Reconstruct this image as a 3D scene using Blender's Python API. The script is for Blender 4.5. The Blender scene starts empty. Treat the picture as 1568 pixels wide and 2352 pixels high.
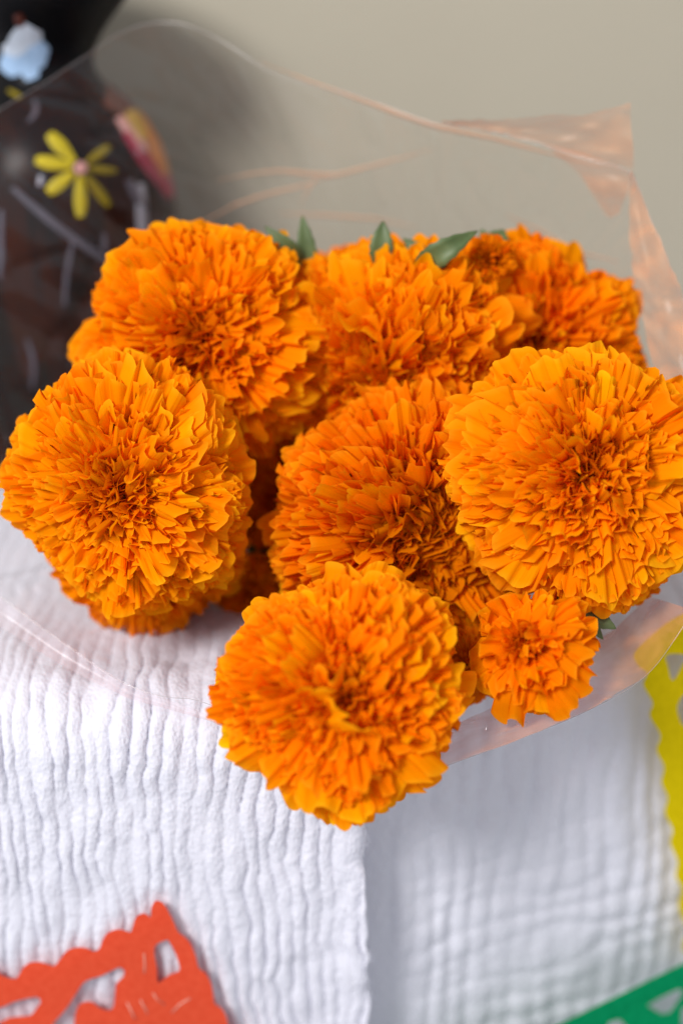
import bpy, math, random
import numpy as np
from mathutils import Vector, Matrix

S = 0.01                      # all lengths below are centimetres, the scene is in metres
PITCH = math.radians(25)
CAM = np.array([0.0, -35.5, 22.5])
FWD = np.array([0, math.cos(PITCH), -math.sin(PITCH)])
UPV = np.array([0, math.sin(PITCH), math.cos(PITCH)])
RGT = np.array([1.0, 0, 0])
sc = bpy.context.scene
COL = sc.collection

# ------------------------------------------------------------------ camera, world, lamp, exposure
cd = bpy.data.cameras.new('camera')
cam = bpy.data.objects.new('camera', cd); COL.objects.link(cam)
cam.location = Vector(CAM * S)
cam.rotation_euler = (math.pi / 2 - PITCH, 0, 0)
cd.sensor_fit = 'HORIZONTAL'; cd.sensor_width = 24; cd.lens = 50
cd.clip_start = 0.01; cd.clip_end = 50
cd.dof.use_dof = True; cd.dof.focus_distance = 0.398; cd.dof.aperture_fstop = 3.2
cd.dof.aperture_blades = 9
sc.camera = cam

w = bpy.data.worlds.new('World'); sc.world = w; w.use_nodes = True
bg = w.node_tree.nodes['Background']
bg.inputs[0].default_value = (0.93, 0.95, 1.0, 1); bg.inputs[1].default_value = 0.66

ld = bpy.data.lights.new('window_light', 'AREA'); ld.shape = 'RECTANGLE'
ld.size = 0.55; ld.size_y = 0.70; ld.energy = 62; ld.color = (1.0, 0.98, 0.96)
lo = bpy.data.objects.new('window_light', ld); COL.objects.link(lo)
LDIR = Vector((-0.45, -0.61, 0.65)).normalized()
lo.location = LDIR * 2.3
lo.rotation_euler = LDIR.to_track_quat('Z', 'Y').to_euler()

sc.view_settings.view_transform = 'Standard'; sc.view_settings.look = 'None'
sc.view_settings.exposure = 0.0; sc.view_settings.gamma = 1
sc.cycles.max_bounces = 12; sc.cycles.diffuse_bounces = 5; sc.cycles.transparent_max_bounces = 24
sc.cycles.transmission_bounces = 6; sc.cycles.caustics_reflective = False; sc.cycles.caustics_refractive = False
sc.cycles.use_denoising = True


# ------------------------------------------------------------------ helpers
def at(u, v, d):
    """point seen at (u, v) of the photo (1568 x 2352) at d cm along the optical axis"""
    return CAM + d * (FWD + RGT * ((u - 784) / 3267.0) - UPV * ((v - 1176) / 3267.0))


def ray(u, v):
    r = FWD + RGT * ((u - 784) / 3267.0) - UPV * ((v - 1176) / 3267.0)
    return r / np.linalg.norm(r)


def tag(o, label=None, cat=None, group=None, kind=None):
    if label: o['label'] = label
    if cat: o['category'] = cat
    if group: o['group'] = group
    if kind: o['kind'] = kind
    return o


def mesh(name, verts, faces, mat=None, smooth=True, uv=None, scale=S):
    me = bpy.data.meshes.new(name)
    v = np.asarray(verts, dtype=float) * scale
    me.from_pydata([tuple(p) for p in v], [], [tuple(f) for f in faces])
    if mat: me.materials.append(mat)
    if smooth:
        me.polygons.foreach_set('use_smooth', [True] * len(me.polygons))
    if uv is not None:
        l = me.uv_layers.new(name='UVMap')
        idx = np.empty(len(me.loops), dtype=np.int64); me.loops.foreach_get('vertex_index', idx)
        l.data.foreach_set('uv', np.asarray(uv, dtype=float)[idx].ravel())
    me.update()
    return me


def obj(name, me, parent=None):
    o = bpy.data.objects.new(name, me); COL.objects.link(o)
    if parent: o.parent = parent
    return o


def empty(name, loc=(0, 0, 0)):
    o = bpy.data.objects.new(name, None); COL.objects.link(o)
    o.empty_display_size = 0.01
    o.location = Vector(loc) * S
    return o


def grid_faces(nr, nc, closed=False):
    f = []
    for i in range(nr - 1):
        for j in range(nc if closed else nc - 1):
            k = (j + 1) % nc
            f.append((i * nc + j, i * nc + k, (i + 1) * nc + k, (i + 1) * nc + j))
    return f


_rs = np.random.RandomState(11)
_LAT = _rs.rand(256, 256) * 2 - 1


def vnoise(x, y, seed=0):
    """smooth value noise, vectorised, about -1..1"""
    x = np.asarray(x, float) + seed * 17.31; y = np.asarray(y, float) + seed * 9.17
    xi = np.floor(x).astype(int); yi = np.floor(y).astype(int)
    fx = x - xi; fy = y - yi
    fx = fx * fx * (3 - 2 * fx); fy = fy * fy * (3 - 2 * fy)
    g = lambda a, b: _LAT[a % 256, b % 256]
    return (g(xi, yi) * (1 - fx) + g(xi + 1, yi) * fx) * (1 - fy) + (g(xi, yi + 1) * (1 - fx) + g(xi + 1, yi + 1) * fx) * fy


def smooth(a, b, x):
    t = np.clip((x - a) / (b - a), 0, 1)
    return t * t * (3 - 2 * t)


def tube(path, rad, n=8):
    path = [Vector(p) for p in path]
    vs, fs = [], []
    for i, p in enumerate(path):
        d = (path[min(i + 1, len(path) - 1)] - path[max(i - 1, 0)]).normalized()
        a = d.orthogonal().normalized(); b = d.cross(a)
        r = rad[i] if hasattr(rad, '__len__') else rad
        for k in range(n):
            t = 2 * math.pi * k / n
            vs.append(p + r * (a * math.cos(t) + b * math.sin(t)))
    fs = grid_faces(len(path), n, True)
    fs.append(tuple(range(n))[::-1]); fs.append(tuple(range((len(path) - 1) * n, len(path) * n)))
    return [tuple(v) for v in vs], fs


def bez(a, b, c, d, n=10):
    a, b, c, d = map(lambda q: np.array(q, float), (a, b, c, d))
    return [a * (1 - t) ** 3 + 3 * b * t * (1 - t) ** 2 + 3 * c * t * t * (1 - t) + d * t ** 3 for t in np.linspace(0, 1, n)]


# ------------------------------------------------------------------ materials
def new_mat(name):
    m = bpy.data.materials.new(name); m.use_nodes = True
    nt = m.node_tree; nt.nodes.clear()
    out = nt.nodes.new('ShaderNodeOutputMaterial')
    def N(t, **kw):
        n = nt.nodes.new('ShaderNode' + t)
        for k, v in kw.items(): setattr(n, k, v)
        return n
    L = nt.links.new
    return m, nt, out, N, L


def ramp(N, stops, interp='LINEAR'):
    r = N('ValToRGB'); e = r.color_ramp.elements; r.color_ramp.interpolation = interp
    while len(e) < len(stops): e.new(0.5)
    for i, (p, c) in enumerate(stops):
        e[i].position = p; e[i].color = (*c, 1)
    return r


def petal_material(name='petal', shift=0.0):
    m, nt, out, N, L = new_mat(name)
    uv = N('UVMap'); sep = N('SeparateXYZ'); L(uv.outputs[0], sep.inputs[0])
    r = ramp(N, [(0.0, (.40, .04, .0)), (.16, (.70, .11, .0)), (.40, (.92, .235, .0)), (.75, (.97, .308, .0)), (.95, (.97, .328, .0)), (1.0, (.97, .40, .006))])
    L(sep.outputs[1], r.inputs[0])
    oi = N('ObjectInfo')
    # per petal hue and value wander
    hsv = N('HueSaturation')
    mr = N('MapRange'); mr.inputs[3].default_value = .489; mr.inputs[4].default_value = .512
    L(oi.outputs['Random'], mr.inputs[0]); L(mr.outputs[0], hsv.inputs[0])
    tc = N('TexCoord'); nz = N('TexNoise'); nz.inputs['Scale'].default_value = 3.0; nz.inputs['Detail'].default_value = 3
    L(tc.outputs['Object'], nz.inputs['Vector'])
    mv = N('MapRange'); mv.inputs[3].default_value = .86; mv.inputs[4].default_value = 1.12
    L(nz.outputs[0], mv.inputs[0]); L(mv.outputs[0], hsv.inputs[2])
    L(r.outputs[0], hsv.inputs[4])
    mul = N('MixRGB', blend_type='MULTIPLY'); mul.inputs[0].default_value = 1
    L(hsv.outputs[0], mul.inputs[1]); L(oi.outputs['Color'], mul.inputs[2])
    # long fine veins
    cmb = N('CombineXYZ'); ms = N('Math', operation='MULTIPLY'); ms.inputs[1].default_value = 11.0
    L(sep.outputs[0], ms.inputs[0]); mt = N('Math', operation='MULTIPLY'); mt.inputs[1].default_value = 1.6
    L(sep.outputs[1], mt.inputs[0]); L(ms.outputs[0], cmb.inputs[0]); L(mt.outputs[0], cmb.inputs[1])
    mo = N('Math', operation='MULTIPLY'); mo.inputs[1].default_value = 37.0; L(oi.outputs['Random'], mo.inputs[0]); L(mo.outputs[0], cmb.inputs[2])
    vn = N('TexNoise'); vn.inputs['Scale'].default_value = 1.0; vn.inputs['Detail'].default_value = 2.0
    L(cmb.outputs[0], vn.inputs['Vector'])
    bp = N('Bump'); bp.inputs['Strength'].default_value = .7; bp.inputs['Distance'].default_value = .0012
    L(vn.outputs[0], bp.inputs['Height'])
    p = N('BsdfPrincipled'); p.inputs['Roughness'].default_value = .8; p.inputs['Specular IOR Level'].default_value = .04
    p.inputs['Sheen Roughness'].default_value = .5
    p.inputs['Sheen Weight'].default_value = 0.0
    L(mul.outputs[0], p.inputs['Base Color']); L(bp.outputs[0], p.inputs['Normal'])
    tr = N('BsdfTranslucent'); hs2 = N('HueSaturation'); hs2.inputs[0].default_value = .492; hs2.inputs[2].default_value = 1.05
    L(mul.outputs[0], hs2.inputs[4]); L(hs2.outputs[0], tr.inputs[0])
    mx = N('MixShader'); mx.inputs[0].default_value = .46
    L(p.outputs[0], mx.inputs[1]); L(tr.outputs[0], mx.inputs[2]); L(mx.outputs[0], out.inputs[0])
    return m


def leaf_material():
    m, nt, out, N, L = new_mat('leaf_green')
    tc = N('TexCoord'); nz = N('TexNoise'); nz.inputs['Scale'].default_value = 120; nz.inputs['Detail'].default_value = 4
    L(tc.outputs['Object'], nz.inputs['Vector'])
    r = ramp(N, [(.3, (.065, .105, .030)), (.7, (.15, .20, .075))]); L(nz.outputs[0], r.inputs[0])
    p = N('BsdfPrincipled'); p.inputs['Roughness'].default_value = .5; L(r.outputs[0], p.inputs['Base Color'])
    tr = N('BsdfTranslucent'); tr.inputs[0].default_value = (.26, .38, .11, 1)
    mx = N('MixShader'); mx.inputs[0].default_value = .25
    L(p.outputs[0], mx.inputs[1]); L(tr.outputs[0], mx.inputs[2]); L(mx.outputs[0], out.inputs[0])
    return m


def cloth_material(name, col, bs, bd):
    m, nt, out, N, L = new_mat(name)
    tc = N('TexCoord')
    nz = N('TexNoise'); nz.inputs['Scale'].default_value = 1900; nz.inputs['Detail'].default_value = 2
    mp = N('Mapping'); mp.inputs['Scale'].default_value = (1.0, 1.0, .55)
    L(tc.outputs['Object'], mp.inputs[0]); L(mp.outputs[0], nz.inputs['Vector'])
    vo = N('TexVoronoi'); vo.inputs['Scale'].default_value = 900; L(mp.outputs[0], vo.inputs['Vector'])
    ad = N('Math', operation='ADD'); L(nz.outputs[0], ad.inputs[0]); L(vo.outputs['Distance'], ad.inputs[1])
    bp = N('Bump'); bp.inputs['Strength'].default_value = bs; bp.inputs['Distance'].default_value = bd
    L(ad.outputs[0], bp.inputs['Height'])
    r = ramp(N, [(.25, tuple(c * .90 for c in col)), (.7, col)]); L(nz.outputs[0], r.inputs[0])
    p = N('BsdfPrincipled'); p.inputs['Roughness'].default_value = .9; p.inputs['Specular IOR Level'].default_value = .1
    L(r.outputs[0], p.inputs['Base Color']); L(bp.outputs[0], p.inputs['Normal'])
    tr = N('BsdfTranslucent'); tr.inputs[0].default_value = (*col, 1)
    mx = N('MixShader'); mx.inputs[0].default_value = .22
    L(p.outputs[0], mx.inputs[1]); L(tr.outputs[0], mx.inputs[2]); L(mx.outputs[0], out.inputs[0])
    return m


def wall_material():
    m, nt, out, N, L = new_mat('beige_wall_paint')
    tc = N('TexCoord'); nz = N('TexNoise'); nz.inputs['Scale'].default_value = 9; nz.inputs['Detail'].default_value = 6
    L(tc.outputs['Object'], nz.inputs['Vector'])
    r = ramp(N, [(.3, (.372, .340, .270)), (.7, (.392, .360, .286))]); L(nz.outputs[0], r.inputs[0])
    n2 = N('TexNoise'); n2.inputs['Scale'].default_value = 260; L(tc.outputs['Object'], n2.inputs['Vector'])
    bp = N('Bump'); bp.inputs['Strength'].default_value = .15; bp.inputs['Distance'].default_value = .001; L(n2.outputs[0], bp.inputs['Height'])
    p = N('BsdfPrincipled'); p.inputs['Roughness'].default_value = .8; p.inputs['Specular IOR Level'].default_value = .2
    L(r.outputs[0], p.inputs['Base Color']); L(bp.outputs[0], p.inputs['Normal']); L(p.outputs[0], out.inputs[0])
    return m


def film_material(name, base, veil, tint=(.985, .983, .98), rough=.08, haze=(.8, .76, .77), streaks=False):
    m, nt, out, N, L = new_mat(name)
    tb = N('BsdfTransparent'); tb.inputs[0].default_value = (*tint, 1)
    gl = N('BsdfGlossy'); gl.inputs['Roughness'].default_value = rough; gl.inputs[0].default_value = (1, .95, .96, 1)
    tc = N('TexCoord'); nz = N('TexNoise'); nz.inputs['Scale'].default_value = 45; nz.inputs['Detail'].default_value = 3
    nz.inputs['Distortion'].default_value = .6
    L(tc.outputs['Object'], nz.inputs['Vector'])
    bp = N('Bump'); bp.inputs['Strength'].default_value = .25; bp.inputs['Distance'].default_value = .003; L(nz.outputs[0], bp.inputs['Height'])
    L(bp.outputs[0], gl.inputs['Normal'])
    # the same from both sides of the sheet: 6 % head on, rising towards grazing
    fr = N('LayerWeight'); fr.inputs[0].default_value = .5; L(bp.outputs[0], fr.inputs['Normal'])
    pw = N('Math', operation='POWER'); pw.inputs[1].default_value = 4.0; L(fr.outputs['Facing'], pw.inputs[0])
    m2 = N('Math', operation='MULTIPLY_ADD'); m2.inputs[1].default_value = .34; m2.inputs[2].default_value = base; m2.use_clamp = True
    L(pw.outputs[0], m2.inputs[0])
    mx = N('MixShader'); L(m2.outputs[0], mx.inputs[0]); L(tb.outputs[0], mx.inputs[1]); L(gl.outputs[0], mx.inputs[2])
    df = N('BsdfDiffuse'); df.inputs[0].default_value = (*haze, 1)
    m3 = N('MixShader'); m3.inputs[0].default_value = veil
    if streaks:                                      # long patches of haze colour stand in for broken flower reflections
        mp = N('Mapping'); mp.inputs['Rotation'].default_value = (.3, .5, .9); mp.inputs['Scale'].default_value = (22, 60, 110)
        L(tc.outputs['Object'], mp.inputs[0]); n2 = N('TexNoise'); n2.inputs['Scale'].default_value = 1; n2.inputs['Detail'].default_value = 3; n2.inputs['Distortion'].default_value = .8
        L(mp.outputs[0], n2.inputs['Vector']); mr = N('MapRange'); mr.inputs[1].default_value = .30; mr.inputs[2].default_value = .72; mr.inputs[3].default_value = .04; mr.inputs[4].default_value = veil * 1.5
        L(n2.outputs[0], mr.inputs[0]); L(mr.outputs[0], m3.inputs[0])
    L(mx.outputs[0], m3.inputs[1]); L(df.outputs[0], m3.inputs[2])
    L(m3.outputs[0], out.inputs[0])
    return m


def paper_material(name, c1, c2, trans=.35):
    m, nt, out, N, L = new_mat(name)
    tc = N('TexCoord'); nz = N('TexNoise'); nz.inputs['Scale'].default_value = 420; nz.inputs['Detail'].default_value = 3
    L(tc.outputs['Object'], nz.inputs['Vector'])
    r = ramp(N, [(.35, c1), (.66, c2)]); L(nz.outputs[0], r.inputs[0])
    p = N('BsdfPrincipled'); p.inputs['Roughness'].default_value = .8; p.inputs['Specular IOR Level'].default_value = .04
    L(r.outputs[0], p.inputs['Base Color'])
    tr = N('BsdfTranslucent'); L(r.outputs[0], tr.inputs[0])
    mx = N('MixShader'); mx.inputs[0].default_value = trans
    L(p.outputs[0], mx.inputs[1]); L(tr.outputs[0], mx.inputs[2]); L(mx.outputs[0], out.inputs[0])
    return m


def plain(name, col, rough=.5, spec=.5):
    m, nt, out, N, L = new_mat(name)
    tc = N('TexCoord'); nz = N('TexNoise'); nz.inputs['Scale'].default_value = 130; nz.inputs['Detail'].default_value = 3
    L(tc.outputs['Object'], nz.inputs['Vector'])
    r = ramp(N, [(.3, tuple(c * .75 for c in col)), (.7, col)]); L(nz.outputs[0], r.inputs[0])
    p = N('BsdfPrincipled'); p.inputs['Roughness'].default_value = rough; p.inputs['Specular IOR Level'].default_value = spec
    L(r.outputs[0], p.inputs['Base Color']); L(p.outputs[0], out.inputs[0])
    return m


def vase_material():
    m, nt, out, N, L = new_mat('black_lacquer')
    tc = N('TexCoord'); nz = N('TexNoise'); nz.inputs['Scale'].default_value = 26; nz.inputs['Detail'].default_value = 4
    nz.inputs['Distortion'].default_value = 1.2
    mp = N('Mapping'); mp.inputs['Scale'].default_value = (1.3, 1.3, .55); mp.inputs['Rotation'].default_value = (.2, .5, 0)
    L(tc.outputs['Object'], mp.inputs[0]); L(mp.outputs[0], nz.inputs['Vector'])
    r = ramp(N, [(.44, (.004, .004, .004)), (.58, (.024, .006, .003)), (.72, (.008, .005, .004))]); L(nz.outputs[0], r.inputs[0])
    # the painted foot and belly is brown, the neck plain black
    sx = N('SeparateXYZ'); L(tc.outputs['Object'], sx.inputs[0])
    mr = N('MapRange'); mr.inputs[1].default_value = .128; mr.inputs[2].default_value = .105; L(sx.outputs[2], mr.inputs[0])
    mix = N('MixRGB'); mix.inputs[1].default_value = (.005, .005, .006, 1); L(mr.outputs[0], mix.inputs[0]); L(r.outputs[0], mix.inputs[2])
    p = N('BsdfPrincipled'); p.inputs['Roughness'].default_value = .30; p.inputs['Specular IOR Level'].default_value = .08
    L(mix.outputs[0], p.inputs['Base Color'])
    L(p.outputs[0], out.inputs[0])
    return m


M_PETAL = petal_material()
M_LEAF = leaf_material()
M_STEM = plain('stem_green', (.08, .15, .045), .5, .3)
M_CALYX = plain('calyx_green', (.16, .24, .06), .5, .3)
M_CLOTH = cloth_material('white_gauze', (.81, .81, .895), .55, .0007)
M_CLOTH2 = cloth_material('white_muslin', (.80, .81, .90), .5, .0007)
M_WALL = wall_material()
M_EDGE = film_material('cellophane_edge', .2, .10, tint=(.8, .8, .8), rough=.3)
M_BAND = film_material('doubled_cellophane', .04, .11, tint=(.98, .95, .96), rough=.3, haze=(.95, .84, .88))
M_CREASE = film_material('crease_painted_reflection', .06, .30, tint=(.95, .89, .87), rough=.3, haze=(1.0, .50, .26))  # orange haze paints the flowers' reflection into the creases
M_FILM = film_material('clear_cellophane', .022, .014, haze=(.92, .72, .72))
M_FOLD = film_material('fold_painted_reflection', .03, .24, tint=(.97, .90, .89), rough=.45, haze=(1.0, .46, .20), streaks=True)   # folded sheets, the blooms' orange reflection painted in as peach haze
M_VASE = vase_material()

# ------------------------------------------------------------------ setting: wall and cloths
WALL_Y = 24.2
vs = []
for y in (WALL_Y, WALL_Y + 8):
    vs += [(-170, y, -45), (170, y, -45), (170, y, 150), (-170, y, 150)]
o = obj('wall', mesh('wall', vs, [(0, 1, 2, 3), (7, 6, 5, 4), (0, 4, 5, 1), (1, 5, 6, 2), (2, 6, 7, 3), (3, 7, 4, 0)], M_WALL, smooth=False))
tag(o, 'plain beige painted wall behind the flowers', kind='structure')

TAN = math.tan(math.radians(18))


def spacing(lo, a, b, hi, fine, coarse):
    left = np.arange(lo, a, coarse); mid = np.arange(a, b, fine); right = np.arange(b, hi + coarse, coarse)
    return np.concatenate([left, mid, right])


def drape(xs, ss, ye, z0, rr, psi_tan):
    """xs along the table edge, ss along the cloth: s<0 on the top, 0..quarter round, then down. returns base points and normals"""
    X, Sg = np.meshgrid(xs, ss)
    q = rr * math.pi / 2
    a = np.clip(Sg / rr, 0, math.pi / 2)
    out = np.where(Sg < 0, Sg, rr * np.sin(a))
    zz = z0 - rr * (1 - np.cos(a)) - np.clip(Sg - q, 0, None)
    nx = math.sin(math.atan(psi_tan)); ny = -math.cos(math.atan(psi_tan))
    Y = ye + np.maximum(X, -2) * psi_tan - rr - out
    Nn = np.stack([nx * np.sin(a), ny * np.sin(a), np.cos(a)], -1)
    P = np.stack([X, Y, zz], -1)
    return X, Sg, P, Nn


# under cloth, on the right: recedes to the right, woven waffle creases
xs = spacing(-6, -0.5, 14.5, 70, .085, 1.2)
ss = spacing(-34, -4, 19, 34, .10, 1.0)
X, Sg, P, Nn = drape(xs, ss, 2.3, -.35, 1.0, TAN)
fade = smooth(.6, 3.2, X + .5 * vnoise(X * .2, Sg * .5, 3))
wob = .55 * vnoise(X * .55, Sg * .22, 5) + .25 * vnoise(X * 1.4, Sg * .5, 6)
ph = (X + wob * .55) / .74 * math.pi
rib = np.abs(np.sin(ph)) ** .75
ph2 = (Sg + .12 * X + .5 * vnoise(X * .35, Sg * .6, 8)) / 1.12 * math.pi
rib2 = np.abs(np.sin(ph2)) ** .65
am = .55 + .45 * vnoise(X * .5, Sg * .28, 9)
am2 = smooth(3, 11, Sg) * (.5 + .5 * vnoise(X * .3, Sg * .4, 10))
h = fade * (.17 * rib * am + .16 * rib2 * am2 + .08 * vnoise(X * 1.5, Sg * .9, 12)) + .22 * vnoise(X * .22, Sg * .14, 13) + .02 * vnoise(X * 5, Sg * 5, 14)
P = P + Nn * h[..., None]
o = obj('tablecloth', mesh('tablecloth', P.reshape(-1, 3), grid_faces(*X.shape), M_CLOTH2))
tag(o, 'white muslin tablecloth with waffle creases hanging on the right in shade', 'tablecloth')

# crinkled gauze cloth on the left, its raw edge hanging proud of the other one
xs = np.concatenate([spacing(-70, -13.5, -1.2, -1.2, 1, 1)[:0], np.arange(-70, -13, 1.2), np.arange(-13, 1.0001, .06)])
ss = spacing(-27, -13, 17.5, 32, .085, 1.0)
X, Sg, P, Nn = drape(xs, ss, 3.3, .1, 2.0, 0.0)
edge = .62 + .030 * np.clip(Sg - 3, 0, 20) + .17 * vnoise(Sg * .9, Sg * 0, 21) + .10 * vnoise(Sg * 2.3, Sg * 0, 22)
k = np.clip((X + 3) / 4.0, 0, 1)                      # squeeze the last 4 cm on to the wavy edge
Xe = np.where(X > -3, -3 + k * (edge + 3), X)
dens = smooth(-5, 2.5, Sg)
wob = .30 * vnoise(X * .35, Sg * .18, 23) + .15 * vnoise(X * .9, Sg * .6, 24) + .10 * vnoise(X * 1.7, Sg * 1.3, 25)
ph = (X + wob) / .47 * math.pi
rib = np.abs(np.sin(ph)) ** .72
am = np.clip(.70 + .50 * vnoise(X * 1.1, Sg * .55, 26), .28, 1.2)
puck = vnoise(X * 1.9, Sg * .85, 27)
h = (.25 + .75 * dens) * (.19 * rib * am + .08 * np.maximum(puck, -.3)) + .03 * vnoise(X * 2.6, Sg * 2.2, 28) * dens
h += .010 * vnoise(X * 7, Sg * 6, 29)
h += .30 * vnoise(X * .14, Sg * .12, 30) * smooth(-12, -4, Sg) + .25 * smooth(-4, -14, X) * 0
# gathers over the table edge
h += .22 * np.exp(-((Sg + .4) / 1.6) ** 2) * vnoise(X * .75, Sg * .15, 31)
# selvedge: puffy rolled rim that flips up and down
er = np.clip((X - .2) / .8, 0, 1)
h += er * (.20 + .16 * vnoise(Sg * 1.1, X * 1.2, 32)) * smooth(1, 3, Sg) + .10 * np.exp(-((X - .45) / .18) ** 2) * dens
P = P.copy(); P[..., 0] = Xe
P[..., 0] += dens * .05 * vnoise(X * 2, Sg * 2.0, 33)
P = P + Nn * h[..., None]
o = obj('gauze_cloth', mesh('gauze_cloth', P.reshape(-1, 3), grid_faces(*X.shape), M_CLOTH))
md = o.modifiers.new('thickness', 'SOLIDIFY'); md.thickness = .0008; md.offset = -1
tag(o, 'crinkled white gauze cloth with frayed hem hanging on the left in bright light', 'cloth')

rt = random.Random(5)
tv, tf = [], []
for q in range(46):
    i = int(rt.uniform(150, P.shape[0] - 20)); j = P.shape[1] - 1 - rt.randrange(0, 3)
    if not 3 < Sg[i, 0] < 16.5: continue
    a = P[i, j]; L_ = rt.uniform(.12, .45)
    b = a + np.array([rt.uniform(.02, .12), rt.uniform(-.12, .05), -L_ * .4]); c = a + np.array([rt.uniform(-.05, .16), rt.uniform(-.1, .05), -L_])
    vv, ff = tube(bez(a, b, b, c, 6), .011, 4)
    o_ = len(tv); tv += vv; tf += [tuple(x + o_ for x in f) for f in ff]
th_ = obj('loose_threads', mesh('loose_threads', tv, tf, M_CLOTH), o); th_['kind'] = 'stuff'

# ------------------------------------------------------------------ petals
def petal_mesh(name, seed, width, curl, ruffle, freq, cup, teeth, nu=23, nv=11, rim=.03, roll=.0):
    r = random.Random(seed)
    vs, uv = [], []
    p1, p2, p3, p4, p5 = [r.uniform(0, 6.28) for _ in range(5)]
    lop = r.uniform(-.10, .10); twist = r.uniform(-.16, .16); lobe_n = r.uniform(4.2, 6.5); bend = r.uniform(-.03, .04); side = r.uniform(-.05, .05)
    tooth = [r.uniform(-1, 1) for _ in range(nu)]
    for i in range(nv):
        t = i / (nv - 1)
        tt = t ** .85
        for j in range(nu):
            s = -1 + 2 * j / (nu - 1)
            wd = width * (.14 + .90 * smooth(-.05, 1.12, tt ** .85)) * (1 - .04 * max(0, (tt - .9) / .1) ** 2)
            x = s * wd * (1 + .05 * math.sin(5 * tt + p5)) + lop * tt * tt
            end = 1 - .06 * s * s - .22 * abs(s) ** 3.5 + teeth * (.6 * math.sin(freq * 1.1 * s + p3) + 1.0 * abs(math.sin(lobe_n * s + p4)) + .15 * tooth[j])
            y = tt * (1 + (end - 1) * tt ** 3)
            z = cup * s * s * tt - curl * tt ** 2.4 + .12 * math.sin(math.pi * tt)
            rf = tt ** 1.9
            z += ruffle * rf * (math.sin(freq * s + p1) + .55 * math.sin(freq * 2.1 * s + p2 + 1.5 * tt))
            z += twist * s * wd * tt + bend * math.sin(2 * math.pi * tt * .9 + .4) + side * s * abs(s) * tt ** 2
            x += ruffle * .5 * rf * math.sin(freq * 1.6 * s + p2)
            z += .016 * tt * math.sin(11 * s + p4 + 2 * tt)                       # long shallow corrugation
            z += 1.25 * rim * (1 - .65 * s ** 4) * tt ** 3.4 * (math.sin(8.0 * s + p2) + .5 * math.sin(14 * s + p3)) + roll * max(0, tt - .72) ** 2 * 9 * (1 + .5 * math.sin(2.5 * s + p1))
            x += .5 * rim * tt ** 4 * math.sin(9.5 * s + p5)
            vs.append((x, y, z)); uv.append(((s + 1) / 2, t))
    return mesh(name, vs, grid_faces(nv, nu), M_PETAL, uv=uv, scale=1.0)


OUTER = [petal_mesh('outer_petal', 100 + i, .30 + .06 * (i % 3), .10 + .09 * (i % 4), .012 + .008 * (i % 3), 2.6 + .9 * (i % 3), .03 - .05 * (i % 2), .022, rim=.026 + .012 * (i % 3), roll=(-.10, -.25, .05, -.15)[i % 4]) for i in range(16)]
MIDDLE = [petal_mesh('middle_petal', 200 + i, .31 + .06 * (i % 3), .12 + .12 * (i % 3), .022 + .014 * (i % 3), 3.0 + 1.0 * (i % 3), .02 + .05 * (i % 2), .026, rim=.045 + .015 * (i % 3), roll=(-.3, .12, -.5, -.1)[i % 4]) for i in range(16)]
INNER = [petal_mesh('inner_petal', 300 + i, .36 + .06 * (i % 3), .02 + .14 * (i % 3), .07 + .03 * (i % 3), 4.0 + 1.0 * (i % 3), .06 + .08 * (i % 2), .032, 23, 9, rim=.085, roll=(-.5, .2, -.3, .35)[i % 4]) for i in range(16)]
TINY = [petal_mesh('frill', 400 + i, .42, .0 + .16 * (i % 2), .14, 5.2 + .6 * (i % 3), .12, .04, 21, 7, rim=.11, roll=(-.4, .3)[i % 2]) for i in range(8)]
SMALL = [petal_mesh('small_petal', 500 + i, .30 + .05 * (i % 3), .05 + .12 * (i % 3), .04, 3.4, .04, .03, 15, 7, rim=.085, roll=(-.5, .1, -.25)[i % 3]) for i in range(12)]


def np_verts(me):
    a = np.empty(len(me.vertices) * 3); me.vertices.foreach_get('co', a); return a.reshape(-1, 3)


TINY_V = [np_verts(m) for m in TINY]
SMALL_V = [np_verts(m) for m in SMALL]
SMALL_F = grid_faces(7, 15)
SMALL_UV = [((j / 14), .985 * i / 6) for i in range(7) for j in range(15)]
TINY_F = grid_faces(7, 21)
TINY_UV = [((j / 20), .97 * i / 6) for i in range(7) for j in range(21)]
TIE = np.array([1.1, 16.5, 1.6])
GROUP = 'marigolds in the cellophane bouquet'
CALYX = None


def petal_frame(r, phi, th, rho, dome, base, wid):
    b = Vector((0, 0, base))
    p = Vector((rho * math.sin(phi) * math.cos(th), rho * math.sin(phi) * math.sin(th), dome * rho * math.cos(phi)))
    d = (p - b); ln = d.length; d.normalize()
    X = Vector((math.sin(th), -math.cos(th), 0))
    Z = X.cross(d).normalized(); X = d.cross(Z).normalized()
    M = Matrix((X, d, Z)).transposed()
    return b, M, ln


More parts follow.
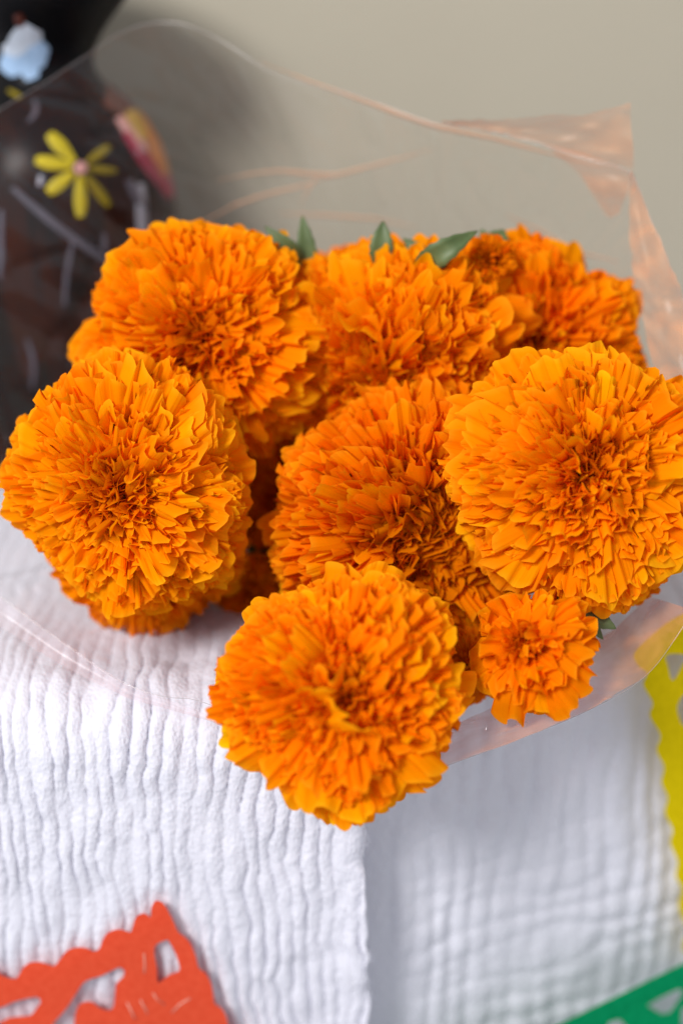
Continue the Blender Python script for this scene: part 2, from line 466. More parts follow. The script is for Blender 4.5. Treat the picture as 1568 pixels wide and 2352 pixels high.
def flower(label, u, v, d, rpx, du, dv, n=200, seed=0, tint=(1, 1, 1), phimax=112, dome=.82, eye=.30, frill=70, lobes=.07, ragged=.038,
           squash=1.0, spin=0, crumple=.12, short=2.8, wide=1.0, cat='marigold', group=GROUP, openness=1.0):
    """(u, v) middle of the head, rpx its radius in photo pixels, (du, dv) where its eye sits, as a share of the radius"""
    r = random.Random(seed)
    R = rpx * .935 / 3267.0 * d
    ax = RGT * du - UPV * dv - FWD * math.sqrt(max(.05, 1 - du * du - dv * dv))
    ax = Vector(ax).normalized()
    c = Vector(at(u, v, d))
    root = bpy.data.objects.new('marigold', None); COL.objects.link(root)
    root.empty_display_size = .005
    q = ax.to_track_quat('Z', 'Y').to_matrix().to_4x4()
    # the dome's visible middle lies in front of the base
    root.matrix_world = Matrix.Translation((c - ax * R * .25) * S) @ q @ Matrix.Rotation(spin, 4, 'Z') @ Matrix.Diagonal((R * S, R * S, R * S * squash, 1))
    tag(root, label, cat, group)
    l = [(k, r.uniform(-1, 1), r.uniform(0, 6.28)) for k in (1, 2, 3, 4, 5, 7)]
    lob = lambda th: 1 + lobes * sum(a * math.sin(k * th + p) / (1 + .25 * k) for k, a, p in l)
    pm = math.radians(phimax)
    for i in range(n):
        f = (i + .5) / n
        phi = pm * (eye * .42 + (1 - eye * .42) * f ** .66) + r.gauss(0, .055)
        th = i * 2.39996 + r.gauss(0, .16)
        # petals huddle in bunches
        th += .13 * math.sin(5 * th + l[0][2]) + .08 * math.sin(9 * th + 3 * phi)
        rho = (.58 + .42 * smooth(math.radians(8), math.radians(64), phi)) * lob(th) * (1 - .10 * max(0, (phi - 1.65)))
        rho *= 1 + r.gauss(0, ragged)
        rho = float(rho)
        deg = math.degrees(phi)
        if deg > 66: me = r.choice(OUTER); wid = .76
        elif deg > 36: me = r.choice(MIDDLE); wid = .66
        else: me = r.choice(INNER); wid = .46
        if r.random() < crumple:                       # a crumpled one among its smooth neighbours
            me = r.choice(INNER); wid *= r.uniform(.60, .80); rho *= r.uniform(.9, 1.02); phi += r.gauss(0, .12)
        b, M, ln = petal_frame(r, phi, th, rho, dome, -.18, wid)
        wid *= .80 * wide * r.uniform(.78, 1.25)
        jit = Matrix.Rotation(r.gauss(0, .13 if deg > 40 else .40), 3, 'Y') @ Matrix.Rotation(r.gauss(0, .10), 3, 'X')
        M = M @ jit
        p = obj('petal', me, root)
        p.matrix_basis = Matrix.Translation(b + M @ Vector((0, .02, 0))) @ M.to_4x4() @ Matrix.Diagonal((wid, ln, wid * r.choice((-1, 1, 1, 1)) if deg < 40 else wid, 1))
        j = r.gauss(0, .05)
        if (i * 7919 + seed * 131) % 37 == 0: j = .28                    # a few petals turning yellow
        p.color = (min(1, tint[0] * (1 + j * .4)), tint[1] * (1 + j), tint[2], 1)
    # the eye: curled frills too small to pick apart, one mesh
    vs, fs, uvs = [], [], []
    for i in range(frill):
        f = (i + .5) / frill
        phi = pm * eye * .62 * f ** .55 + r.gauss(0, .03)
        th = i * 2.39996 + r.gauss(0, .3)
        rho = .36 + .36 * f + r.gauss(0, .05)
        k = r.randrange(len(TINY_V))
        b, M, ln = petal_frame(r, phi, th, rho, dome, -.1, 1)
        M = M @ Matrix.Rotation(r.uniform(-1.2, 1.2), 3, 'Y') @ Matrix.Rotation(r.gauss(0, .12), 3, 'X')
        w_ = r.uniform(.26, .42)
        A = np.array(M) @ np.diag([w_, ln, w_])
        o_ = len(vs)
        vs += [tuple(x) for x in (TINY_V[k] @ A.T + np.array(b))]
        fs += [tuple(a + o_ for a in t) for t in TINY_F]
        uvs += TINY_UV
    if frill:
        e = obj('eye_frills', mesh('eye_frills', vs, fs, M_PETAL, uv=uvs, scale=1.0), root)
        e['kind'] = 'stuff'; e.color = (tint[0] * .82, tint[1] * .70, tint[2], 1)
    # short florets wedged between the petals, uncountable, one mesh
    vs, fs, uvs = [], [], []
    ns = int(n * short)
    for i in range(ns):
        f = (i + .5) / ns
        phi = pm * (eye * .5 + (1 - eye * .5) * f ** .62) + r.gauss(0, .06)
        th = i * 2.39996 + 1.1 + r.gauss(0, .3)
        rho = float((.70 + .30 * smooth(math.radians(12), math.radians(72), phi)) * lob(th) * r.uniform(.84, 1.045))
        b, M, ln = petal_frame(r, phi, th, rho, dome, -.18, 1)
        M = M @ Matrix.Rotation(r.gauss(0, .28), 3, 'Y') @ Matrix.Rotation(r.gauss(0, .12), 3, 'X')
        w_ = r.uniform(.30, .50) * wide
        k = r.randrange(len(SMALL_V))
        A = np.array(M) @ np.diag([w_, ln, w_])
        o_ = len(vs)
        vs += [tuple(x) for x in (SMALL_V[k] @ A.T + np.array(b))]
        fs += [tuple(a + o_ for a in t) for t in SMALL_F]
        uvs += SMALL_UV
    e = obj('small_florets', mesh('small_florets', vs, fs, M_PETAL, uv=uvs, scale=1.0), root)
    e['kind'] = 'stuff'; e.color = (tint[0] * .98, tint[1] * .95, tint[2], 1)
    # calyx and stem
    prof = [(.02, -1.02), (.10, -1.0), (.17, -.85), (.22, -.6), (.24, -.35), (.20, -.2), (.05, -.14)]
    vs = [(a * math.cos(t) * (1 + .06 * math.cos(5 * t)), a * math.sin(t) * (1 + .06 * math.cos(5 * t)), z) for a, z in prof for t in np.linspace(0, 2 * math.pi, 15)[:-1]]
    obj('calyx', mesh('calyx', vs, grid_faces(len(prof), 14, True), M_CALYX, scale=1.0), root)
    back = np.array(c) - np.array(ax) * R * 1.2
    back[2] = max(back[2], .8)
    g = TIE + np.array([r.uniform(-.9, .9), r.uniform(-.4, .4), r.uniform(-.6, .6)])
    pts = bez(back, back - np.array(ax) * 2.0, g + np.array([0, -4, .8]), g)
    pts = [np.array([p[0], p[1], max(p[2], .6)]) for p in pts] + [g + np.array([(g[0] - TIE[0]) * 2, 5.0, -.3])]
    inv = root.matrix_world.inverted()
    vv, ff = tube(pts, .22)
    vv = [tuple(inv @ (Vector(p) * S)) for p in vv]
    obj('stem', mesh('stem', vv, ff, M_STEM, scale=1.0), root)
    return root


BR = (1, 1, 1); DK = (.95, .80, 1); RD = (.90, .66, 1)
flower('big bright marigold at upper left overlapping the black vase, dark curled eye in its middle', 460, 782, 43.3, 292, .03, .06, 285, 1, BR, eye=.28, frill=55, crumple=.10, ragged=.03)
flower('big bright marigold at far left resting over a shaded one, eye left of its middle', 274, 1138, 40.6, 290, -.20, .15, 290, 2, BR, eye=.20, frill=60, lobes=.09, crumple=.08)
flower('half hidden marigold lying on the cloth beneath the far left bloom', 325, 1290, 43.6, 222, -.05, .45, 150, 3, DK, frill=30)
flower('tall fanned marigold at top centre with its eye turned down and left', 890, 875, 44.2, 308, -.30, .48, 290, 4, (.97, .92, 1), eye=.24, frill=60, lobes=.12, wide=1.1)
flower('marigold peeking out behind the fanned top centre bloom, below the leaves', 955, 765, 46.0, 195, .15, -.1, 170, 5, (.96, .86, 1), frill=20)
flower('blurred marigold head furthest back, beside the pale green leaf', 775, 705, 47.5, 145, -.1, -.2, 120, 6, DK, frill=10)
flower('blurred marigold at upper right with small unopened bud before it', 1222, 800, 45.0, 240, -.10, .28, 230, 7, (.97, .86, 1), eye=.30, frill=50, lobes=.09)
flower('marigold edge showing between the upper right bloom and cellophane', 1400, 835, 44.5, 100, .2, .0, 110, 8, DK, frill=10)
flower('largest bright marigold at right, cut by the picture edge', 1356, 1092, 39.6, 310, .06, -.02, 290, 9, BR, eye=.18, frill=65, lobes=.08, wide=1.05, crumple=.06)
flower('wide deep orange marigold at the centre of the bunch, big frilly eye facing lower right', 985, 1228, 42.0, 342, .28, .25, 290, 10, (.97, .88, 1), eye=.72, frill=420, wide=.72, crumple=.35)
flower('lowest marigold hanging over the table edge in front of the white cloth', 786, 1590, 37.4, 282, .02, -.08, 290, 12, BR, eye=.22, frill=60, lobes=.13, wide=1.04, crumple=.08)
flower('small wilted marigold with few broad petals at lower right', 1205, 1482, 38.5, 140, -.34, -.38, 64, 13, (.98, .95, 1), eye=.30, frill=45, lobes=.24, ragged=.16, wide=1.9, phimax=132, crumple=.5, short=1.0)
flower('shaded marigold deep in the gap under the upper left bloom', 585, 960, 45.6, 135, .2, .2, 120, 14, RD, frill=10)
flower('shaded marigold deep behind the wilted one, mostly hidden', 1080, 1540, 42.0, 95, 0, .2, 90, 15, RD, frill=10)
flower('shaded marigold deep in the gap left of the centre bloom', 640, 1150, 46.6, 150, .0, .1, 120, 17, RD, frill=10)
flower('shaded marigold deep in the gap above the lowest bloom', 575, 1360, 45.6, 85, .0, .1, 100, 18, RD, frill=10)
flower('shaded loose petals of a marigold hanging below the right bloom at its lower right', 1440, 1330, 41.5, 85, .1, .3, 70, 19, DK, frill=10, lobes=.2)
flower('small half opened marigold bud poking up at upper right before the leaf', 1122, 598, 43.4, 62, -.05, .10, 60, 16, (.88, .62, 1), eye=.7, frill=50, phimax=95, dome=1.1, cat='marigold bud', wide=.9)

# ------------------------------------------------------------------ leaves
def leaf_blade(a, b, width, bend, seed, serr=.06, n=13, m=5):
    """lance shaped leaf from a to b with a folded midrib and toothed edge"""
    r = random.Random(seed)
    a = Vector(a); b = Vector(b); d = b - a; L_ = d.length; d.normalize()
    tocam = (Vector(CAM) - a).normalized()
    sd = d.cross(tocam).normalized(); nn = sd.cross(d).normalized()
    vs = []
    for i in range(n):
        t = i / (n - 1)
        wv = width * (math.sin(math.pi * min(1, .06 + .94 * t) ** .8) ** .9 + .03)
        wv *= 1 + (serr if i % 2 else -serr)
        for j in range(m):
            s = -1 + 2 * j / (m - 1)
            vs.append(a + d * (t * L_) + sd * (s * wv) + nn * (bend * math.sin(math.pi * t) + .35 * wv * abs(s)) - Vector((0, 0, 1)) * (bend * .6 * t * t))
    return [tuple(v) for v in vs], grid_faces(n, m)


def sprig(label, leaves, seed=0):
    """leaves: (u0,v0,d0,u1,v1,d1,width cm,bend)"""
    base = np.mean([at(*l[:3]) for l in leaves], axis=0)
    root = empty('marigold_sprig', base)
    tag(root, label, 'leaf sprig', 'green leaf sprigs in the bouquet')
    off = lambda vv: [tuple(np.array(p) - base) for p in vv]
    pts = bez(base, base + np.array([0, 1.5, -1.5]), TIE + np.array([0, -3, 1]), TIE + np.array([.2 * (seed % 5 - 2), 3, .3]))
    pts = [np.array([p[0], p[1], max(p[2], .5)]) for p in pts]
    vv, ff = tube(pts, .1, 6); obj('stem', mesh('stem', off(vv), ff, M_STEM), root)
    for k, l in enumerate(leaves):
        a = at(*l[:3]); b = at(*l[3:6])
        vv, ff = leaf_blade(a, b, l[6], l[7], seed * 10 + k)
        lo_ = obj('leaf', mesh('leaf', off(vv), ff, M_LEAF), root)
        md = lo_.modifiers.new('thickness', 'SOLIDIFY'); md.thickness = .0003
    return root


sprig('dark leaf and upright pale leaf between the upper left and top centre blooms', [(690, 600, 44.2, 608, 508, 43.6, .26, .25), (712, 640, 44.5, 694, 490, 44, .30, .1), (700, 640, 47, 660, 575, 46.8, .2, .1)], 1)
sprig('single short leaf standing above the top centre bloom', [(872, 610, 43.5, 880, 502, 43.2, .34, .1)], 2)
sprig('broad arched leaf left of the small bud', [(950, 625, 43.2, 1098, 504, 42.4, .36, .55), (985, 600, 43.8, 925, 540, 43.8, .22, .15), (990, 650, 43.2, 1022, 562, 43.0, .24, .15)], 3)
sprig('small pale green tip behind the bud', [(1120, 590, 44.6, 1158, 520, 44.6, .42, .15), (1135, 600, 44.5, 1105, 521, 44.6, .3, .1)], 4)
sprig('dark leaves in the deep gap between the left and lowest blooms', [(640, 1180, 47.5, 575, 1060, 47, .35, .2), (620, 1250, 47.5, 640, 1120, 47, .4, .2), (600, 1330, 47, 580, 1220, 46.5, .4, .2), (650, 1330, 47, 600, 1380, 46, .4, .2), (590, 1100, 46.8, 555, 1052, 45.6, .14, .2), (700, 1050, 48, 660, 950, 47.5, .4, .2)], 5)
sprig('spiky toothed leaf poking out under the right bloom', [(1330, 1400, 40.8, 1415, 1440, 40.4, .28, .1), (1320, 1390, 40.8, 1385, 1465, 40.6, .22, .1), (1130, 1440, 43, 1125, 1510, 42.5, .35, .1)], 6)

# ------------------------------------------------------------------ cellophane funnel
RIM = [(-60, 292, 46.5), (0, 250, 46.5), (100, 190, 46.8), (200, 125, 47), (290, 68, 47.2), (370, 50, 47.2), (440, 60, 47), (520, 100, 46.6), (640, 172, 46.4), (800, 212, 46.2), (900, 248, 46),
       (1000, 283, 45.6), (1120, 300, 45.4), (1240, 330, 45), (1350, 365, 44.6), (1446, 395, 44.0), (1480, 470, 43.6), (1530, 590, 43), (1575, 720, 42.2), (1640, 900, 41.2), (1680, 1100, 40.4), (1650, 1300, 39.6),
       (1568, 1440, 40.2), (1480, 1555, 39.9), (1350, 1632, 39.6), (1200, 1695, 39.2), (1050, 1750, 39.0), (900, 1802, 38.9), (760, 1780, 39.2), (620, 1705, 39.6), (480, 1640, 40.4), (290, 1572, 41.2),
       (150, 1480, 41.8), (0, 1370, 42.4), (-100, 1290, 43), (-170, 1000, 44.4), (-175, 700, 45.6), (-125, 420, 46.3)]


def catmull(pts, n):
    pts = np.array(pts); k = len(pts); out = []
    for x in np.linspace(0, k, n, endpoint=False):
        i = int(x); t = x - i
        p0, p1, p2, p3 = pts[(i - 1) % k], pts[i % k], pts[(i + 1) % k], pts[(i + 2) % k]
        out.append(.5 * ((2 * p1) + (-p0 + p2) * t + (2 * p0 - 5 * p1 + 4 * p2 - p3) * t * t + (-p0 + 3 * p1 - 3 * p2 + p3) * t ** 3))
    return np.array(out)


NR, NM = 520, 120
rim = catmull([at(*p) for p in RIM], NR)
cen = rim.mean(0)
ang = np.arctan2((rim - cen) @ UPV, (rim - cen) @ RGT)
neck = np.array([TIE + 1.6 * (RGT * math.cos(a) + np.array([0, .2, .8]) * math.sin(a)) for a in ang])
tt = np.linspace(0, 1, NM)[:, None]
idx = np.arange(NR)[None, :]
cyc = 2 * math.pi * idx / NR
rad = rim - cen; rad /= np.linalg.norm(rad, axis=1)[:, None]
Pf = rim[None] * (1 - tt[..., None]) + neck[None] * tt[..., None]
A1 = np.cos(cyc) * 6; A2 = np.sin(cyc) * 6
fold = (1 - np.abs(vnoise(A1 * 1.5 + tt * .8, A2 * 1.5 + tt * .6, 41))) ** 2 * .75 + .35 * vnoise(A1 * 3.4 + 0 * tt, A2 * 3.4 + tt * 1.4, 42) + .5 * vnoise(A1 * .6 + tt * 3.0, A2 * .6 + tt * 2.5, 43)
crk = (1 - np.abs(vnoise(A1 * 1.2 + tt * 7, A2 * 1.2 - tt * 6, 44))) ** 7 * .34
amp = np.sin(np.pi * np.clip(tt, 0, 1)) ** .8
Pf = Pf + rad[None] * ((amp * (.72 * fold + crk) + .9 * np.sin(np.pi * tt))[..., None])
Pf[..., 2] = np.where(Pf[..., 1] > -2.2, np.maximum(Pf[..., 2], .55 + .12 * vnoise(Pf[..., 0], Pf[..., 1], 45)), Pf[..., 2])
wr = empty('cellophane_wrap', TIE)
tag(wr, 'clear cellophane wrap flaring open around the marigold bouquet', 'cellophane')
o = obj('film', mesh('film', (Pf - TIE).reshape(-1, 3), grid_faces(NM, NR, True), M_FILM), wr)


def flap(name, rows, n=26, seed=0, crease=.12, mat=None):
    """sheet lofted through rows of photo points at their own distances"""
    r_ = []
    for row in rows:
        p = np.array([at(*q) for q in row]); m = len(p)
        x = np.linspace(0, m - 1, n)
        r_.append(np.stack([np.interp(x, np.arange(m), p[:, k]) for k in range(3)], 1))
    r_ = np.array(r_); m = len(rows)
    y = np.linspace(0, m - 1, 16)
    G = np.stack([np.stack([np.interp(y, np.arange(m), r_[:, j, k]) for k in range(3)], 1) for j in range(n)], 1)
    I, J = np.meshgrid(np.arange(n), np.arange(16))
    cr = (1 - np.abs(vnoise(I * .35, J * .12 + I * .1, seed))) ** 3 + .5 * vnoise(I * .3, J * .4, seed + 1)
    G = G + (-FWD)[None, None] * (crease * cr)[..., None]
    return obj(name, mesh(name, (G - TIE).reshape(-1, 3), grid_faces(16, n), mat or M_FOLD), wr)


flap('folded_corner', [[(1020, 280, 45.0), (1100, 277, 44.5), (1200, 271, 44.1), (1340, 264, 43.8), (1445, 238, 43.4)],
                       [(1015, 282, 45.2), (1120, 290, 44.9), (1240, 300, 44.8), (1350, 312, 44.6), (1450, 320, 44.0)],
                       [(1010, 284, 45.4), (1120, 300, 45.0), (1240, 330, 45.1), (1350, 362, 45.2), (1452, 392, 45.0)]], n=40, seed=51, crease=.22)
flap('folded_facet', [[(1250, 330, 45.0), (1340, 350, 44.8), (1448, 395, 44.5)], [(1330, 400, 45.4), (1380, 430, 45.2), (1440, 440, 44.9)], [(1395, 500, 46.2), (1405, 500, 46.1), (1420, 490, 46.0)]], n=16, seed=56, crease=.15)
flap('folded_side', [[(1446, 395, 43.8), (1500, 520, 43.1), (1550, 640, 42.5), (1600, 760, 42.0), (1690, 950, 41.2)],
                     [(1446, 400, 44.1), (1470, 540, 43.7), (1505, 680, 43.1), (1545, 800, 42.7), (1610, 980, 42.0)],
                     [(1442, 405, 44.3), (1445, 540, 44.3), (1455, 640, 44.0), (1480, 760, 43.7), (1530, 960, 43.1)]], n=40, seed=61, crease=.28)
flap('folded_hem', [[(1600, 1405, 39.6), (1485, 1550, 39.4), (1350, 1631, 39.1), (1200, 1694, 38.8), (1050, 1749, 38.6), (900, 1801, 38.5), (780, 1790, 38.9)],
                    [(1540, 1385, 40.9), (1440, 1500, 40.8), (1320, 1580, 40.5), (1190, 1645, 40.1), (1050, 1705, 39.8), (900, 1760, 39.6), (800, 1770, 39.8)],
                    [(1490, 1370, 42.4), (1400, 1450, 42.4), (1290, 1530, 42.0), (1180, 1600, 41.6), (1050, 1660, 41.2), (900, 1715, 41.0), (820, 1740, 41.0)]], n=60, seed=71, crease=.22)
flap('doubled_band', [[(-90, 1300, 42.9), (0, 1372, 42.3), (150, 1482, 41.7), (290, 1574, 41.1), (480, 1642, 40.3), (600, 1700, 39.7)],
                      [(-90, 1350, 43.0), (0, 1405, 42.4), (150, 1508, 41.8), (290, 1588, 41.2), (480, 1650, 40.4), (600, 1704, 39.8)],
                      [(-90, 1400, 42.6), (0, 1440, 42.1), (150, 1534, 41.5), (290, 1603, 41.0), (480, 1656, 40.2), (600, 1708, 39.6)]], n=40, seed=95, crease=.03, mat=M_BAND)
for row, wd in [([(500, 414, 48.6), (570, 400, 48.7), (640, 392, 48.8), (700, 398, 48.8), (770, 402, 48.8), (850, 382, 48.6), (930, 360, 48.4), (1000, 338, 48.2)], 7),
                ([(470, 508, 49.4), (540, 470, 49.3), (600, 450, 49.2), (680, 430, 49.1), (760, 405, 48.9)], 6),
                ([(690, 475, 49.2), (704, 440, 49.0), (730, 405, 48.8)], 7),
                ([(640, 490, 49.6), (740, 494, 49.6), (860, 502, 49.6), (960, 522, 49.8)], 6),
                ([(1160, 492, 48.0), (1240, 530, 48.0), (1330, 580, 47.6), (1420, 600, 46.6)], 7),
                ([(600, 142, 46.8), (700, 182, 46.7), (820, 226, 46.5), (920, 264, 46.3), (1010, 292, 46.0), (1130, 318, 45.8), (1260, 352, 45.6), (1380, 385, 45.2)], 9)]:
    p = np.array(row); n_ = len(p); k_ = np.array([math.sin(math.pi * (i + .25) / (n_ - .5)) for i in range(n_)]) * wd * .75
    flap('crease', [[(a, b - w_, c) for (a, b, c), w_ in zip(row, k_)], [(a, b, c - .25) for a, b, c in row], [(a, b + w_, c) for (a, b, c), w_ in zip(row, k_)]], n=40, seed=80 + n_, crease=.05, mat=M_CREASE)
rv, rf_ = [], []
for i in range(0, NR, 2):                             # the cut edge of the film catches light as a thin line
    d = rim[(i + 2) % NR] - rim[i - 2]; d /= np.linalg.norm(d)
    a = np.cross(d, UPV); a /= np.linalg.norm(a) + 1e-9; b = np.cross(d, a)
    for k in range(5):
        rv.append(Pf[0, i] - TIE + 0.011 * (a * math.cos(k * 1.2566) + b * math.sin(k * 1.2566)))
nq = len(rv) // 5
rf_ = [(i * 5 + k, i * 5 + (k + 1) % 5, ((i + 1) % nq) * 5 + (k + 1) % 5, ((i + 1) % nq) * 5 + k) for i in range(nq) for k in range(5)]
obj('cut_edge', mesh('cut_edge', rv, rf_, M_EDGE), wr)

# ------------------------------------------------------------------ painted vase
VC = np.array([-10.8, 18.0, 0.0])
PROF = [(0, .05), (5.6, .05), (5.95, .45), (6.1, 1.8), (6.2, 3.6), (6.3, 6), (6.35, 9), (6.2, 11), (5.8, 12.6), (5.0, 13.8), (4.05, 14.6), (3.5, 15.3), (3.65, 16.1), (4.3, 17), (5.1, 17.9), (5.7, 18.9), (5.75, 19.15), (5.5, 19.2), (4.6, 17.9), (3.9, 17), (3.2, 16), (3.0, 15.2), (3.6, 14.4), (4.6, 13.4), (5.5, 12), (5.9, 9), (5.7, 4.5), (5.3, 1), (0, .8)]
pp = np.array(PROF); pp[:, 0] = np.where(pp[:, 0] > .1, pp[:, 0] - 1.75, pp[:, 0]); tt_ = np.linspace(0, len(pp) - 1, 140)
pr = np.stack([np.interp(tt_, np.arange(len(pp)), pp[:, k]) for k in range(2)], 1)
for _ in range(6): pr[1:-1] = .25 * pr[:-2] + .5 * pr[1:-1] + .25 * pr[2:]
NA = 96
vs = [(a * math.cos(t), a * math.sin(t), z) for a, z in pr for t in np.linspace(0, 2 * math.pi, NA, endpoint=False)]
vase = empty('painted_vase', VC)
tag(vase, 'black lacquered vase painted with a yellow daisy, standing at left before the wall', 'vase')
obj('body', mesh('body', vs, grid_faces(len(pr), NA, True), M_VASE), vase)
outer = pr[:int(140 * 16 / 29)]
OZ = outer[:, 1]; ORr = outer[:, 0]; _o = np.argsort(OZ)


def vr(z): return float(np.interp(z, OZ[_o], ORr[_o]))


def vase_hit(u, v):
    d = ray(u, v); t = 40.0
    for _ in range(600):
        p = CAM + d * t - VC
        if 0 < p[2] < 19.2 and math.hypot(p[0], p[1]) <= vr(p[2]): return p
        t += .05
    # past the silhouette: nearest point of approach
    ts = np.linspace(40, 75, 500); q = CAM + d * ts[:, None] - VC
    g = np.array([math.hypot(a[0], a[1]) - vr(min(max(a[2], .1), 19.1)) for a in q]); return q[int(np.argmin(g))]


def on_vase(p, lift=.05):
    z = min(max(p[2], .05), 19.1); r_ = vr(z) + lift; a = math.atan2(p[1], p[0])
    return (r_ * math.cos(a), r_ * math.sin(a), z)


def painted(name, a, b, w0, mat, n=9, m=5, bow=0.0, taper=True):
    """a painted stroke, glint or petal from photo point a to b on the vase skin, slightly raised"""
    a = np.array(a, float); b = np.array(b, float); d = b - a; nrm = np.array([-d[1], d[0]]) / (np.linalg.norm(d) + 1e-6)
    vs = []
    for i in range(n):
        t = i / (n - 1)
        wv = w0 * ((.25 + .75 * math.sin(math.pi * (.12 + .80 * t)) ** 1.0 * (0.35 + .65 * t)) if taper else (.35 + .65 * math.sin(math.pi * (.06 + .88 * t)) ** .6))
        for j in range(m):
            s = -1 + 2 * j / (m - 1)
            q = a + d * t + nrm * (s * wv + bow * math.sin(math.pi * t))
            vs.append(on_vase(vase_hit(*q), .05 + .05 * (1 - s * s)))
    return obj(name, mesh(name, vs, grid_faces(n, m), mat), vase)


M_YEL = plain('yellow_paint', (.50, .40, .012), .5, .2); M_DYEL = plain('dark_and_shaded_yellow', (.22, .165, .008), .5, .2)
M_PINK = plain('pink_paint', (.60, .30, .28), .4, .4); M_BLUE = plain('pale_blue_paint', (.30, .44, .64), .5, .2)
M_PALE = plain('white_blue_paint', (.55, .62, .72), .5, .2); M_WHT = plain('painted_glint_white', (.34, .34, .40), .5, .3); M_LIL = plain('painted_glint_lilac', (.085, .08, .105), .5, .3)  # white and lilac grey are cellophane glints put into colour
M_RED = plain('crimson_paint', (.33, .02, .06), .4, .4); M_ORG = plain('orange_paint', (.62, .22, .05), .4, .4)
M_BRN = plain('brown_paint', (.09, .018, .010), .4, .4); M_AMB = plain('amber_paint', (.55, .33, .06), .4, .4)
DC = (182, 383)
for (x, y, wv, mt) in [(112, 305, 21, M_YEL), (82, 366, 20, M_YEL), (110, 440, 20, M_YEL), (184, 496, 19, M_YEL), (248, 470, 15, M_DYEL), (264, 392, 12, M_DYEL), (248, 335, 14, M_DYEL)]:  # right-hand petals darker: shade of the curved side put into the yellow
    dx, dy = x - DC[0], y - DC[1]; ln = math.hypot(dx, dy)
    painted('painted_petal', (DC[0] + dx / ln * 18, DC[1] + dy / ln * 18), (x, y), wv, mt)
vs = [on_vase(vase_hit(*DC))] + [on_vase(vase_hit(DC[0] + 15 * math.cos(t), DC[1] + 15 * math.sin(t)), .14) for t in np.linspace(0, 2 * math.pi, 14, endpoint=False)]
vs[0] = on_vase(vase_hit(*DC), .24)
obj('daisy_eye', mesh('daisy_eye', vs, [(0, i + 1, (i + 1) % 14 + 1) for i in range(14)], M_PINK), vase)
for k, a in enumerate((.1, 1.3, 2.5, 3.7, 5.0)):
    painted('blue_petal', (62 - 6 * k, 118 + 3 * k), (62 + (46 + 7 * (k % 3)) * math.cos(a), 124 + (66 - 8 * (k % 2)) * math.sin(a)), (34, 22, 30, 25, 36)[k], M_PALE if k in (4, 3) else M_BLUE, taper=False)
for a, b, wv, mt, bw in [((80, 300 - 75), (66, 268 + 10), 8, M_LIL, -10), ((30, 430), (265, 610), 13, M_LIL, 8), ((170, 540), (148, 700), 8, M_LIL, 4), ((62, 775), (75, 890), 7, M_LIL, -10),
                        ((320, 420), (326, 570), 17, M_WHT, 0), ((292, 410), (330, 480), 18, M_LIL, 0), ((95, 400), (92, 425), 9, M_WHT, 0), ((312, 335), (315, 352), 9, M_WHT, 0), ((238, 535), (240, 575), 8, M_LIL, 0),
                        ((5, 480), (2, 640), 10, M_LIL, 0), ((22, 205), (50, 222), 8, M_DYEL, 0), ((40, 30), (52, 60), 16, M_BRN, 0)]:
    painted('glint_and_paint_stroke', a, b, wv * .72, mt, bow=bw, taper=False)  # white and lilac strokes are painted glints, yellow and brown are decoration
for a, b, wv, mt in [((235, 215), (335, 235), 38, M_BRN), ((300, 250), (320, 320), 26, M_AMB), ((330, 240), (375, 400), 20, M_ORG), ((268, 265), (330, 345), 15, M_PINK), ((285, 300), (385, 440), 16, M_RED), ((370, 400), (392, 450), 18, M_RED)]:
    painted('rim_blossom_petal', a, b, wv, mt, taper=False)

# ------------------------------------------------------------------ cut paper banners
def smooth_loop(pts, n=5):
    pts = np.array(pts, float); k = len(pts); out = []
    for i in range(k):
        for t in np.linspace(0, 1, n, endpoint=False):
            p0, p1, p2, p3 = pts[(i - 1) % k], pts[i], pts[(i + 1) % k], pts[(i + 2) % k]
            out.append(.5 * ((2 * p1) + (-p0 + p2) * t + (2 * p0 - 5 * p1 + 4 * p2 - p3) * t * t + (-p0 + 3 * p1 - 3 * p2 + p3) * t ** 3))
    return out


def on_plane(u, v, y0, tan_):
    d = ray(u, v)                                   # plane y = y0 + tan_ * x
    t = (y0 + tan_ * CAM[0] - CAM[1]) / (d[1] - tan_ * d[0])
    return CAM + d * t


def paper(name, loops, y0, tan_, mat, parent=None, smooth_n=4, bow=.0):
    """sheet cut to outer loop with holes; returns an object whose local frame lies in the paper's plane"""
    psi = math.atan(tan_); e1 = np.array([math.cos(psi), math.sin(psi), 0])
    o0 = on_plane(*loops[0][0], y0, tan_)
    cu = bpy.data.curves.new(name, 'CURVE'); cu.dimensions = '2D'; cu.fill_mode = 'BOTH'; cu.extrude = .00003
    for lp in loops:
        q = smooth_loop(lp, smooth_n) if smooth_n > 1 else lp
        sp = cu.splines.new('POLY'); sp.points.add(len(q) - 1)
        for i, (u, v) in enumerate(q):
            p = on_plane(u, v, y0, tan_) - o0
            sp.points[i].co = (float(p @ e1) * S, float(p[2]) * S, 0, 1)
        sp.use_cyclic_u = True
    tmp = bpy.data.objects.new(name + '_tmp', cu)
    COL.objects.link(tmp)
    me = bpy.data.meshes.new_from_object(tmp.evaluated_get(bpy.context.evaluated_depsgraph_get()))
    bpy.data.objects.remove(tmp); bpy.data.curves.remove(cu)
    me.name = name; me.materials.clear(); me.materials.append(mat)
    ob = obj(name, me)
    ob.matrix_world = Matrix.Translation(Vector(o0 * S)) @ Matrix(((e1[0], 0, e1[1], 0), (e1[1], 0, -e1[0], 0), (0, 1, 0, 0), (0, 0, 0, 1)))
    return ob


